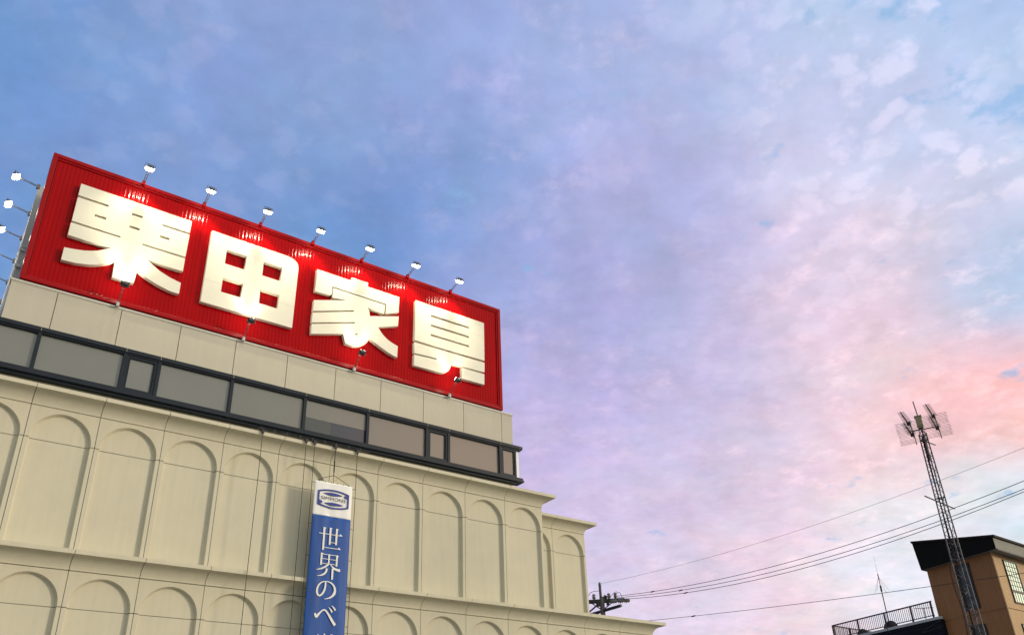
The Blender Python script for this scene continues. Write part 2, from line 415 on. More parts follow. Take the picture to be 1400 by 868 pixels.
# ground floor shopfront
MB().box(U0+.1, ULR-.1, .5, 14, 0, 3.2).build('shopfront_wall', M['precast'], shop)
for i in range(7):
    w = MB().box(1.0+i*3.3, 3.7+i*3.3, .42, .5, .3, 2.7).build('shop_window', M['darkframe'], shop)
    MB().box(1.08+i*3.3, 3.62+i*3.3, .41, .43, .38, 2.62).build('pane', M['shopglass'], w)
# coved cornices, one section per bay
def cove(dz, d=0.40):
    pr = [(0.0, 11.812+dz)]
    for i in range(1, 9):
        t = math.pi/2*i/9.0
        pr.append((0.37*(1-math.cos(t)), 11.812+dz+0.325*math.sin(t)))
    pr += [(0.372, 12.142+dz), (d, 12.146+dz), (d, 12.262+dz), (-0.25, 12.275+dz), (-0.25, 11.812+dz)]
    return pr
def cornice(path_pts, joints, dz, corner_segments):
    pass
def cornice_run(x0, x1, y, dz, corner_right=None, start=None):
    n = int(round((x1-x0)/P)); g = 0.008
    for i in range(n):
        a, b = x0+i*P+g, x0+(i+1)*P-g
        if i == n-1 and corner_right is not None:
            path = [(a, y), (x1, y), (x1, corner_right)]
        else: path = [(a, y), (b, y)]
        sweep(cove(dz), path).build('cornice_section', M['precast'], shop)
# left side run + front run of the main block with its return to the set-back block
sweep(cove(0), [(U0, 12.2), (U0, 0), (U0+P-.008, 0)]).build('cornice_section', M['precast'], shop)
cornice_run(U0+P, UR, 0, 0, corner_right=1.88)
sweep(cove(0), [(UR+.0, 1.88), (UB-P-.008, 1.88)]).build('cornice_section', M['precast'], shop)
sweep(cove(0), [(UB-P+.008, 1.88), (UB, 1.88), (UB, 13.9)]).build('cornice_section', M['precast'], shop)
sweep(cove(LOW), [(U0, 12.2), (U0, 0), (U0+P-.008, 0)]).build('cornice_section', M['precast'], shop)
cornice_run(U0+P, ULR, 0, LOW, corner_right=13.9)
# flat roof slabs
MB().box(U0+.24, UR-.24, .24, 13.8, 12.19, 12.24).build('roof_slab', M['core'], shop)

# window band
BL, BR = 0.10, 18.22
MB().box(.45, 17.92, .16, 12.5, 12.24, 14.20).build('penthouse_wall', M['core'], shop)
fr = MB(); fr.box(BL, BR+.02, -.13, .34, 12.625, 12.70); fr.box(BL+.02, BR-.01, -.10, .30, 12.70, 12.785)
fr.box(BL+.2, BR-.25, -.02, .36, 12.56, 12.625)
fr.build('sill_frame', M['darkframe'], shop)
fr = MB(); fr.box(BL, BR, -.13, .30, 13.955, 14.075); fr.box(BL+.03, BR-.05, -.09, .30, 13.905, 13.955)
fr.build('head_frame', M['darkframe'], shop)
mull = [1.43, 3.70, 4.68, 6.89, 9.33, 11.63, 13.98, 14.90, 17.2]
edges = [BL+.10] + mull + [17.95]
for k, x in enumerate(mull):
    MB().box(x-.05, x+.05, -.085, .10, 12.78, 13.91).build('mullion', M['darkframe'], shop)
for k, x in enumerate(mull + [18.1]):
    MB().box(x-.006, x+.006, -.134, -.05, 13.955, 14.078).build('frame_joint', M['core'], shop)
for a, b in zip(edges, edges[1:]):
    small = (b-a) < 1.1
    x0, x1 = a+(.05 if a > .3 else 0), b-(.05 if b < 17.9 else 0)
    if small:
        s_ = MB()
        s_.box(x0, x0+.07, -.06, .03, 12.785, 13.905); s_.box(x1-.07, x1, -.06, .03, 12.785, 13.905)
        s_.box(x0+.07, x1-.07, -.06, .03, 12.785, 12.865); s_.box(x0+.07, x1-.07, -.06, .03, 13.825, 13.905)
        s_.box(x0+.085, x0+.11, -.04, .03, 12.88, 13.81); s_.box(x1-.11, x1-.085, -.04, .03, 12.88, 13.81)
        s = s_.build('opening_sash', M['darkframe'], shop)
        MB().box(x0+.07, x1-.07, .0, .02, 12.865, 13.825).build('pane', M['pane'], s)
    elif abs(a-9.33) < .01:
        w = MB().box(x0, x1, -.0, .02, 13.29, 13.905).build('window_pane', M['pane'], shop)
        MB().box(x0, x0+.93, .004, .02, 12.785, 13.287).build('lower_pane', M['paneteal'], w)
        MB().box(x0+.93, x1, .004, .02, 12.785, 13.287).build('lower_pane', M['paneblue'], w)
    else:
        MB().box(x0, x1, -.0, .02, 12.785, 13.905).build('window_pane', M['pane'], shop)
MB().box(17.953, 18.11, -.0, .012, 12.785, 13.905).build('corner_glass', M['clear'], shop)
MB().box(18.098, 18.11, .014, .25, 12.785, 13.905).build('corner_glass', M['clear'], shop)
# parapet of flat panels with a thin coping
pj = [.41] + [1.62+P*i for i in range(10)] + [17.87]
for a, b in zip(pj, pj[1:]):
    MB().box(a+.009, b-.009, .0, .14, 14.08, 15.36).build('parapet_panel', M['parapet'], shop, bevel=.006)
MB().box(.43, 17.85, .10, 12.5, 14.10, 15.34).build('penthouse_wall', M['core'], shop)
cp = MB().box(.39, 17.89, -.035, .30, 15.375, 15.425); cp.box(.42, 17.86, -.012, .28, 15.35, 15.375)
cp.build('coping', M['coping'], shop)
# ================================================================== ROOFTOP SIGNS
sg = thing('rooftop_sign', F(.58, 0, 15.43), AZ)
tag(sg, 'long bright red sign board with four raised cream characters on the roof edge', 'sign')
SX, SZ = .58, 15.43
w_, h0, h1 = 17.40-.58, 15.475-SZ, 20.11-SZ
# corrugated sheet: trapezoid ribs, pitch 0.12 m
x = .16; top = []; rb = MB(); prof = []
nr = int((w_-.32)/.12*10)
for i in range(nr+1):
    x = .16+(w_-.32)*i/nr
    c_ = math.cos(2*math.pi*x/.12); prof.append((x, 0.012-.0045*c_*(1.0 if c_ > 0 else .6)))
n_ = len(prof)
rb.add([(a, ya, h0+.1) for a, ya in prof]+[(a, ya, h1-.1) for a, ya in prof], [(i, i+1, n_+i+1, n_+i) for i in range(n_-1)])
rb.build('corrugated_sheet', M['red'], sg, smooth=True)
fr = MB()
fr.box(0, w_, -.06, .5, h1-.13, h1); fr.box(0, w_, -.06, .5, h0, h0+.12)
fr.box(0, .14, -.06, .5, h0+.12, h1-.13); fr.box(w_-.14, w_, -.06, .5, h0+.12, h1-.13)
fr.box(.14, w_-.14, -.025, .02, h1-.20, h1-.13); fr.box(.14, w_-.14, -.035, .02, h0+.12, h0+.17)
fr.box(w_-.20, w_-.14, -.025, .02, h0+.17, h1-.20)
fr.build('sign_frame', M['redtrim'], sg, bevel=.012)
MB().box(.14, w_-.14, .06, .48, h0+.12, h1-.13).build('sign_back', M['darksteel'], sg)
for i in range(9): MB().box(.6+i*1.95, .75+i*1.95, .12, .4, 0.0, h0).build('mounting_foot', M['darksteel'], sg)
LET = {
 'a': dict(parts=[([(1.49,19.23),(4.86,19.23),(4.86,18.75),(3.99,18.75),(3.99,18.68),(4.86,18.68),(4.85,17.80),(3.53,17.80),(3.53,17.73),(4.85,17.73),(4.85,17.24),(4.55,17.23),(4.30,17.235),(4.04,17.25),(3.75,17.28),(3.91,17.15),(4.18,16.99),(4.49,16.87),(4.85,16.79),(4.85,16.38),(4.68,16.38),(4.51,16.40),(4.16,16.49),(3.8,16.63),(3.53,16.79),(3.51,16.29),(2.89,16.29),(2.88,16.86),(2.70,16.72),(2.55,16.63),(2.38,16.54),(2.22,16.48),(1.84,16.40),(1.47,16.38),(1.47,16.82),(1.76,16.86),(2.0,16.91),(2.18,16.97),(2.34,17.04),(2.46,17.12),(2.70,17.29),(2.35,17.27),(1.9,17.27),(1.48,17.28),(1.48,17.74),(2.88,17.74),(2.88,17.81),(1.49,17.81),(1.49,18.71),(2.37,18.71),(2.37,18.79),(1.49,18.79)],
        [[(2.05,18.31),(2.38,18.31),(2.38,18.22),(2.05,18.22)],[(3.06,18.79),(3.38,18.79),(3.38,18.71),(3.06,18.71)],[(3.06,18.31),(3.37,18.31),(3.37,18.22),(3.06,18.22)],[(3.99,18.31),(4.28,18.31),(4.28,18.22),(3.99,18.22)]])]),
 'b': dict(parts=[([(5.54,19.14),(8.16,19.14),(8.31,19.125),(8.44,19.08),(8.54,19.0),(8.60,18.89),(8.62,18.76),(8.60,16.34),(5.53,16.34)],
        [[(6.10,18.58),(6.79,18.58),(6.78,18.02),(6.10,18.02)],[(7.38,18.58),(8.05,18.58),(8.03,18.02),(7.38,18.02)],[(6.11,17.46),(6.79,17.46),(6.77,16.91),(6.11,16.91)],[(7.38,17.46),(8.05,17.46),(8.03,16.91),(7.38,16.91)]])]),
 'c': dict(parts=[([(9.31,19.01),(10.65,19.01),(10.65,19.16),(11.32,19.16),(11.32,18.99),(12.64,18.99),(12.63,18.31),(12.10,18.08),(12.11,18.50),(9.93,18.50),(9.93,18.17),(9.87,18.11),(9.30,18.07)], []),
        ([(9.97,18.445),(12.06,18.445),(12.03,18.04),(11.69,18.06),(11.36,18.10),(11.43,17.93),(11.46,17.76),(12.64,18.14),(12.62,17.71),(11.80,17.41),(11.95,17.22),(12.08,17.10),(12.23,17.0),(12.42,16.92),(12.64,16.86),(12.63,16.38),(12.44,16.43),(12.25,16.49),(11.93,16.63),(11.7,16.73),(11.47,16.85),(11.43,16.71),(11.38,16.61),(11.31,16.53),(11.14,16.41),(11.0,16.36),(10.87,16.33),(10.58,16.34),(10.46,16.70),(9.29,16.33),(9.28,16.72),(10.89,17.27),(10.89,17.33),(9.28,16.78),(9.28,17.18),(10.83,17.74),(10.81,17.80),(9.29,17.25),(9.29,17.70),(10.52,18.11),(9.97,18.05)], [[(10.88,16.86),(11.04,16.88),(10.96,16.80)]])]),
 'd': dict(parts=[([(13.35,19.11),(16.51,19.11),(16.50,17.38),(13.34,17.34)], [[(14.03,18.69),(15.78,18.70),(15.78,18.62),(14.03,18.59)],[(14.03,18.26),(15.78,18.27),(15.78,18.19),(14.03,18.16)],[(14.03,17.84),(15.78,17.85),(15.78,17.77),(14.03,17.74)]]),
        ([(13.33,17.25),(16.50,17.29),(16.49,16.86),(14.95,16.80),(14.93,16.66),(14.89,16.56),(14.83,16.46),(14.76,16.39),(14.69,16.34),(14.60,16.30),(14.50,16.28),(13.34,16.26),(13.34,16.72),(14.30,16.78),(14.30,16.85),(13.34,16.79)], []),
        ([(15.44,16.77),(16.48,16.77),(16.47,16.31),(15.44,16.30)], [])])}
for key in 'abcd':
    mb = MB()
    for o_, hs in LET[key]['parts']:
        s2 = lambda r: [(p[0]-SX, p[1]-SZ) for p in r]
        mb.slab(s2(o_), [s2(h) for h in hs], y0=0.001, y1=-.15)
    c_ = mb.build('raised_character', M['letter'], sg)
    # joints between the metal sheets of the big letters
    for (xa, xb, zz) in {'a': [(2.90, 3.52, 17.77), (4.0, 4.85, 17.98)], 'b': [(5.54, 6.09, 17.20), (8.06, 8.59, 17.75), (8.06, 8.59, 17.18)], 'c': [(11.60, 11.86, 17.08)], 'd': [(15.9, 16.49, 18.45)]}[key]:
        MB().box(xa-SX, xb-SX, -.1515, -.14, zz-SZ-.006, zz-SZ+.006).build('seam', M['coping'], c_)
# side sign, seen almost edge-on past the left end of the front sign
ss = thing('side_sign', F(.47, -1.95, 15.43), AZ)
tag(ss, 'pale edge of a second roof sign seen almost edge-on behind the red sign', 'sign')
MB().box(.0, .20, .0, 10.6, .05, 4.68).build('sign_panel', M['whitesign'], ss)
e_ = MB()
e_.box(-.01, .21, -.03, .0, .05, 1.35); e_.box(-.01, .21, -.03, .0, 1.50, 2.15); e_.box(-.01, .21, -.03, .0, 2.27, 4.68)
e_.build('end_plate', M['whitesign'], ss)
MB().box(-.04, .10, -.09, -.03, 1.52, 1.60).build('bracket', M['coping'], ss); MB().box(-.04, .10, -.09, -.03, 2.12, 2.20).build('bracket', M['coping'], ss)
for i in range(5): MB().box(.05, .2, .3+i*2.3, .45+i*2.3, 0, .05).build('mounting_foot', M['darksteel'], ss)

# ------------------------------------------------------------------ floodlights
def make_flood(up):
    t = thing('floodlight', (0, 0, 0), AZ)
    # local: -y is out of the sign, z up
    head = Vector((0, -.70, .12)) if up else Vector((0, -.62, .42))
    foot = Vector((0, -.03, 0)) if up else Vector((0, -.02, .02))
    a = MB()
    for dx in (-.028, .028): a.tube(foot+Vector((dx, 0, 0)), head+Vector((dx, .10, -.01)), .011, 6)
    dirv = head - foot
    for k in range(1, 5):
        q = foot + dirv*(k/5.2); a.tube(q+Vector((-.028, 0, 0)), q+Vector((.028, 0, 0)), .008, 5)
    a.build('arm', M['arm'], t)
    f_ = MB().box(-.05, .05, -.08, .02, -.09, .05); f_.lathe([(0, .05), (.05, .05), (.055, .065), (.03, .085), (0, .09)], 10, (0, -.03, 0))
    f_.build('base_bracket', M['redtrim'] if up else M['whitesign'], t)
    # head: a tapered floodlight body with cooling fins, yoke and a lit lens
    aim = (Vector((0, 0, -1.35 if up else 1.55)) - head).normalized()
    q = aim.to_track_quat('-Z', 'Y').to_matrix().to_4x4(); q.translation = head
    def tr(mb):
        mb.v = [tuple(q @ (Vector(v)*0.90)) for v in mb.v]; return mb
    b = MB()
    b.add([(-.15,-.11,0),(.15,-.11,0),(.15,.11,0),(-.15,.11,0),(-.10,-.07,.09),(.10,-.07,.09),(.10,.07,.09),(-.10,.07,.09)],
          [(4,5,6,7),(0,1,5,4),(1,2,6,5),(2,3,7,6),(3,0,4,7)])
    for i in range(6): b.box(-.09+i*.034, -.082+i*.034, -.065, .065, .09, .115)
    b.box(-.16, .16, -.12, -.11, -.012, .012); b.box(-.16, .16, .11, .12, -.012, .012); b.box(-.16, -.15, -.11, .11, -.012, .012); b.box(.15, .16, -.11, .11, -.012, .012)
    h_ = tr(b).build('lamp_head', M['lampmetal'], t)
    l_ = tr(MB().add([(-.148,-.108,-.002),(.148,-.108,-.002),(.148,.108,-.002),(-.148,.108,-.002),(-.12,-.085,-.075),(.12,-.085,-.075),(.12,.085,-.075),(-.12,.085,-.075)],
          [(4,5,6,7),(0,1,5,4),(1,2,6,5),(2,3,7,6),(3,0,4,7),(0,1,2,3)])).build('lens', M['lens'], h_)
    y_ = MB(); y_.tube((-.17, 0, 0), (-.17, 0, .14), .009, 5); y_.tube((.17, 0, 0), (.17, 0, .14), .009, 5); y_.tube((-.17, 0, .14), (.17, 0, .14), .009, 5)
    tr(y_).build('yoke', M['arm'], h_)
    ld = bpy.data.lights.new('bulb', 'SPOT'); ld.energy = FL_TOP if up else FL_BOT; ld.color = (1.0, 0.88, 0.62)
    ld.spot_size = RAD(106 if up else 98); ld.spot_blend = 1.0; ld.shadow_soft_size = 0.09
    lo = bpy.data.objects.new('bulb', ld); COL.objects.link(lo); lo.parent = t
    aim2 = (Vector((0, .0, -2.6 if up else 2.7)) - head).normalized()
    lo.location = head + aim2*.06; lo.rotation_euler = aim2.to_track_quat('-Z', 'Y').to_euler()
    if not up: t.scale = (.82, .95, .95)
    return t
FL_TOP, FL_BOT = 740.0, 340.0
top_l = make_flood(True); bot_l = make_flood(False)
TL = ['above the first character', 'above the gap right of the first character', 'above the second character',
      'above the gap right of the second character', 'above the third character', 'above the gap left of the last character', 'above the last character']
for i in range(7):
    t = top_l if i == 0 else copy_tree(top_l)
    t.location = F(3.21+1.957*i, .06, 20.11)
    tag(t, 'lit floodlight atop the red sign, ' + TL[i], 'floodlight', 'floodlights along the top of the red sign')
BLB = ['first', 'second', 'third', 'last']
for i, u in enumerate((3.20, 7.04, 10.98, 14.90)):
    t = bot_l if i == 0 else copy_tree(bot_l)
    t.location = F(u, .09, 15.45)
    if i == 0:
        for ch in t.children:
            if ch.type == 'LIGHT': first_bulb = ch

    tag(t, 'dark upward floodlight at the red sign foot, below its ' + BLB[i] + ' character', 'floodlight', 'floodlights along the foot of the red sign')
SL = ['topmost one', 'second from the top', 'third from the top', 'fourth from the top', 'fifth down, mostly cut by the frame', 'lowest arm at the left edge']
for i in range(6):
    t = copy_tree(top_l); t.location = F(.49, -1.94-1.64*i, 20.10); t.rotation_euler = (0, 0, AZ-math.pi/2)
    for ch in t.children:
        if ch.type == 'LIGHT': ch.data = ch.data.copy(); ch.data.energy = 90
        if ch.name.startswith('base_bracket'): ch.material_slots[0].link = 'OBJECT'; ch.material_slots[0].material = M['arm']
    tag(t, 'floodlight reaching left behind the red sign, ' + SL[i], 'floodlight', 'floodlights reaching left from the side sign')

first_bulb.data = first_bulb.data.copy(); first_bulb.data.energy = 700.0

# ================================================================== BANNER
bn = thing('hanging_banner', F(10.355, .5, 4.0), AZ)
tag(bn, 'narrow blue banner with white head and vertical lettering hanging before the arches', 'banner')
BZ = 4.0; BX = 10.355; HW = .65
def byf(x, z):
    x = abs(x); e = max(0.0, x-.50)/.15
    return .025*e*e
def bsheet(z0, z1, mat, name, nx=36, nz=30):
    mb = MB(); vs = []
    for j in range(nz+1):
        zz = z0+(z1-z0)*j/nz
        for i in range(nx+1):
            xx = -HW+2*HW*i/nx
            vs.append((xx, byf(xx, zz)+.006*math.sin(xx*17+zz*.5)*math.sin(zz*1.3)+.006*math.sin(xx*8+1+zz*.2), zz))
    fs = [(j*(nx+1)+i, j*(nx+1)+i+1, (j+1)*(nx+1)+i+1, (j+1)*(nx+1)+i) for j in range(nz) for i in range(nx)]
    mb.add(vs, fs); o = mb.build(name, mat, bn, smooth=True)
    s = o.modifiers.new('cloth', 'SOLIDIFY'); s.thickness = .012; s.offset = -1
    return o
bsheet(9.885-BZ, 10.985-BZ, M['ffabric_w'], 'white_head')
bsheet(4.2-BZ, 9.882-BZ, M['ffabric_b'], 'blue_field', nz=50)
YF = -.026
def pr(name, polys, mat, y=YF, th=.004, parent=None):
    mb = MB()
    for o_, hs in polys: mb.slab([(a-BX, b-BZ) for a, b in o_], [[(a-BX, b-BZ) for a, b in h] for h in hs], y0=y+th, y1=y)
    return mb.build(name, mat, parent or bn)
# emblem: a barrel-shaped blue frame with two blue lens shapes and a line of lettering
def barrel(cx, cz, w, h, bulge, n=14, r=.05):
    pts = []
    for i in range(n+1):
        t = -1+2*i/n; pts.append((cx+t*w/2, cz+h/2+bulge*(1-t*t)))
    for i in range(n+1):
        t = 1-2*i/n; pts.append((cx+t*w/2, cz-h/2-bulge*(1-t*t)))
    return pts
ecx, ecz = 10.352, 10.448
pr('emblem_frame', [(barrel(ecx, ecz, 1.06, .455, .085), [barrel(ecx, ecz, .945, .375, .075)])], M['print_b'])
def lens_shape(cx, cz, hw, up, dn, skew):
    n = 16; pts = []
    for i in range(n+1):
        t = -1+2*i/n; pts.append((cx+t*hw, cz+up*(1-t*t)+skew*t))
    for i in range(1, n):
        t = 1-2*i/n; pts.append((cx+t*hw, cz-dn*(1-t*t)+skew*t))
    return pts
pr('emblem_swoosh', [(lens_shape(ecx-.02, ecz+.155, .335, .055, .045, 0), [])], M['print_b'])
pr('emblem_swoosh', [(lens_shape(ecx+.02, ecz-.155, .335, .045, .055, 0), [])], M['print_b'])
# blue fill of the upper right and lower left corners that the white curls cut through
pr('emblem_corner', [([(ecx+.37, ecz+.175), (ecx+.475, ecz+.19), (ecx+.475, ecz+.07), (ecx+.44, ecz+.085), (ecx+.36, ecz+.115)], [])], M['print_b'])
pr('emblem_corner', [([(ecx-.37, ecz-.175), (ecx-.475, ecz-.19), (ecx-.475, ecz-.07), (ecx-.44, ecz-.085), (ecx-.36, ecz-.115)], [])], M['print_b'])
tcu = bpy.data.curves.new('emblem_word', 'FONT'); tcu.body = 'SIMMONS'; tcu.size = .165; tcu.align_x = 'CENTER'; tcu.align_y = 'CENTER'; tcu.extrude = .002; tcu.space_character = 1.12; tcu.offset = -.0008
tob = bpy.data.objects.new('emblem_word', tcu); COL.objects.link(tob)
bpy.context.view_layer.update()
tme = bpy.data.meshes.new_from_object(tob); bpy.data.objects.remove(tob)
tme.materials.clear(); tme.materials.append(M['print_k'])
xs = [v.co.x for v in tme.vertices]; sc = .83/(max(xs)-min(xs))
tw = bpy.data.objects.new('emblem_word', tme); COL.objects.link(tw); tw.parent = bn
tw.rotation_euler = (math.pi/2, 0, 0); tw.location = (ecx-BX, YF+.001, ecz-BZ); tw.scale = (sc, .95, 1)

# brush-style characters, each stroke an outline
def qd(x0, z0, x1, z1): return ([(x0, z1), (x1, z1), (x1, z0), (x0, z0)], [])
def bar(x, z0, z1, w=.062):      # thick upright with a slanted head and a small flag
    return ([(x-w/2, z1), (x+w/2+.035, z1-.015), (x+w/2, z1-.05), (x+w/2-.002, z0+.012), (x, z0), (x-w/2, z0)], [])
def hair(x0, x1, z, t=.02, tip=True):
    o_ = [(x0, z+t/2), (x1-.1, z+t/2)]
    if tip: o_ += [(x1-.055, z+.058), (x1+.02, z-t/2)]
    else: o_ += [(x1, z+t/2), (x1, z-t/2)]
    o_ += [(x0, z-t/2)]
    return (o_, [])
def stroke(pts):
    """pts: (x, z, width) -> tapered brush stroke outline"""
    l, r = [], []
    n = len(pts)
    for i, (x, z, w) in enumerate(pts):
        a = pts[max(i-1, 0)]; b = pts[min(i+1, n-1)]
        dx, dz = b[0]-a[0], b[1]-a[1]; q = math.hypot(dx, dz) or 1
        l.append((x-dz/q*w/2, z+dx/q*w/2)); r.append((x+dz/q*w/2, z-dx/q*w/2))
    return (l + r[::-1], [])
def bez(p, w, n=18):
    """cubic bezier p0..p3 with widths sampled from list w"""
    out_ = []
    for i in range(n+1):
        t = i/n; c = [(1-t)**3, 3*t*(1-t)**2, 3*t*t*(1-t), t**3]
        x = sum(c[k]*p[k][0] for k in range(4)); z = sum(c[k]*p[k][1] for k in range(4))
        f = t*(len(w)-1); k = min(int(f), len(w)-2); out_.append((x, z, w[k]+(w[k+1]-w[k])*(f-k)))
    return stroke(out_)
lay = [0]
def glyph(name, strokes):
    """strokes lie a hair above one another so that no two printed faces share a plane"""
    mb = MB()
    for k, (o_, hs) in enumerate(strokes):
        mb.slab([(a-BX, b-BZ) for a, b in o_], [[(a-BX, b-BZ) for a, b in h] for h in hs], y0=YF+.004, y1=YF-.0006*k)
    return mb.build(name, M['print_w'], bn)
glyph('printed_character', [bar(10.12, 8.80, 9.52), bar(10.325, 8.985, 9.53), bar(10.535, 9.0, 9.525), hair(9.955, 10.72, 9.312), hair(10.31, 10.56, 9.062, .018, False), hair(10.11, 10.69, 8.885)])
glyph('printed_character', [
    bar(10.09, 8.335, 8.715, .058), bar(10.335, 8.40, 8.695, .052), ([(10.565, 8.68), (10.605, 8.70), (10.655, 8.665), (10.625, 8.63), (10.622, 8.345), (10.565, 8.345)], []),
    hair(10.09, 10.62, 8.675, .018, False), hair(10.10, 10.60, 8.535, .016, False), hair(10.09, 10.60, 8.392, .018, False),
    bez([(10.33, 8.39), (10.26, 8.30), (10.12, 8.21), (9.95, 8.185)], [.05, .055, .045, .012]),
    bez([(10.39, 8.39), (10.46, 8.30), (10.56, 8.23), (10.72, 8.235)], [.018, .045, .07, .085]),
    bez([(10.285, 8.25), (10.28, 8.12), (10.20, 8.02), (9.985, 8.0)], [.055, .062, .05, .010]),
    bar(10.475, 7.93, 8.27, .06)])
glyph('printed_character', [
    bez([(10.275, 7.855), (10.31, 7.60), (10.18, 7.40), (10.085, 7.42)], [.045, .060, .055, .05]),
    bez([(10.085, 7.42), (9.97, 7.46), (9.99, 7.84), (10.29, 7.86)], [.05, .062, .045, .022]),
    bez([(10.29, 7.86), (10.66, 7.87), (10.74, 7.40), (10.27, 7.335)], [.022, .06, .085, .012], 26)])
glyph('printed_character', [
    bez([(10.01, 6.90), (10.03, 6.80), (10.06, 6.80), (10.09, 6.83)], [.05, .08, .09, .08], 8),
    bez([(10.075, 6.82), (10.16, 6.92), (10.24, 7.04), (10.32, 7.01)], [.085, .05, .04, .045]),
    bez([(10.31, 7.015), (10.40, 6.98), (10.52, 6.76), (10.665, 6.60)], [.045, .055, .075, .085]),
    bez([(10.43, 7.10), (10.48, 7.06), (10.52, 7.02), (10.545, 6.965)], [.012, .035, .05, .055], 8),
    bez([(10.52, 7.16), (10.57, 7.13), (10.62, 7.08), (10.645, 7.03)], [.012, .035, .05, .055], 8)])
glyph('printed_character', [
    bez([(10.14, 6.30), (10.17, 6.25), (10.20, 6.20), (10.21, 6.14)], [.02, .05, .055, .05], 8),
    bez([(10.33, 6.34), (10.36, 6.29), (10.39, 6.24), (10.40, 6.18)], [.02, .05, .055, .05], 8),
    bez([(10.58, 6.33), (10.56, 6.12), (10.44, 5.95), (10.24, 5.86)], [.06, .06, .045, .012])])
glyph('printed_character', [bar(10.30, 4.95, 5.62, .07), bez([(10.33, 5.40), (10.42, 5.34), (10.52, 5.30), (10.60, 5.20)], [.02, .05, .06, .06]),
    bez([(10.50, 5.66), (10.54, 5.62), (10.57, 5.58), (10.58, 5.54)], [.012, .035, .045, .045], 8), bez([(10.60, 5.70), (10.64, 5.66), (10.67, 5.62), (10.68, 5.58)], [.012, .035, .045, .045], 8)])
ev = MB()
for i in range(6): ev.tube((-.5+i*.2, -.012, 10.985-BZ), (-.5+i*.2, -.012, 11.01-BZ), .012, 6)
ev.build('eyelet', M['rope'], bn)

# ropes that hang from the cornice
RP = [(7.90, 12.27, 3.6, 'left-hand rope hanging down from the cornice, well clear of the banner'), (9.33, 12.27, 3.6, 'rope hanging over the shaded arch just left of the banner'),
      (9.62, 12.27, 3.6, 'rope running down tight along the left edge of the banner'), (11.12, 12.27, 3.6, 'rope running down tight along the right edge of the banner')]
for k, (u, zt, zb, lab) in enumerate(RP):
    r = thing('hanging_rope', F(u, .45, zt), AZ)
    tag(r, 'thin dark ' + lab, 'rope', 'ropes hanging from the upper cornice')
    MB().path([(0, 0, 0), (.004, .0, -2.2), (-.006, .0, -4.6), (0, 0, zb-zt)], .009, 6).build('rope_line', M['rope'], r)
    b = MB(); b.box(-.05, .05, -.02, .25, .0, .05); b.box(-.04, .04, -.03, .0, -.08, .05); b.tube((-.02, 0, -.08), (.02, 0, -.12), .018, 6)
    b.build('clamp', M['darksteel'], r)
    if k >= 2:
        tm = MB(); s_ = 1 if k == 2 else -1
        for zz in (10.93, 9.6, 8.6, 7.6, 6.6, 5.6): tm.tube((0, 0, zz-zt), (s_*.11, -.03, zz-zt-.01), .009, 5)
        tm.build('tie', M['rope'], r)
r = thing('sling_rope', F(10.34, .45, 12.27), AZ)
tag(r, 'knotted sling rope spreading from the cornice to both top corners of the banner', 'rope')
m_ = MB(); m_.tube((0, 0, 0), (0, 0, -1.05), .012, 6); m_.tube((0, 0, -.50), (0, 0, -.9), .022, 6)
m_.path([(0, 0, -1.0), (-.30, 0, -1.12), (-.63, -.02, -1.32)], .009, 5); m_.path([(0, 0, -1.0), (.33, 0, -1.14), (.64, -.02, -1.32)], .009, 5)
m_.tube((0,0,-1.0), (0,-.03,-1.29), .009, 5)
m_.build('rope_line', M['rope'], r)
b = MB(); b.box(-.05, .05, -.02, .25, .0, .05); b.box(-.04, .04, -.03, .0, -.08, .05); b.build('clamp', M['darksteel'], r)
lc = MB()
for i in range(13):
    a = 7.7+i*.3; lc.tube(F(a, .44, 12.31+.006*(i % 2)), F(a+.3, .44, 12.31+.006*((i+1) % 2)), .010, 5)
for i in range(9): 
    p = F(7.85+i*.42, .44, 12.30); lc.tube(p, p+Vector((0, 0, .09)), .02, 6)
tag(lc.build('safety_cable', M['darksteel']), 'thin cable with small clamps lying along the top of the upper cornice', 'cable')

# ================================================================== HOUSE ON THE RIGHT
# plan directions: DL runs back along the brown wall, DR along the tan wall, K is the near corner
K = Vector((22.284, 39.096, 0)); 
def az2(a): return Vector((math.cos(RAD(a)), math.sin(RAD(a)), 0))
DL, DR = az2(118.5), az2(38.5)
NL = Vector((-0.87882, -0.47716, 0)); NR = Vector((0.62251, -0.78261, 0))
house = thing('brown_house', K, 0.0)
tag(house, 'brown and tan clad house with black slanting roof edge, navy wing and roof terrace', 'house')
def HP(s, t, z, ol=0.0, orr=0.0):
    """s along the brown wall, t along the tan wall, offsets outwards; local to the house empty"""
    return DL*s + DR*t + NL*ol + NR*orr + Vector((0, 0, z))
def slabq(mb, P4, thick_dir):
    a = [Vector(p) for p in P4]; b = [p + thick_dir for p in a]
    return mb.add(a+b, [(0,1,2,3),(7,6,5,4),(0,4,5,1),(1,5,6,2),(2,6,7,3),(3,7,4,0)])
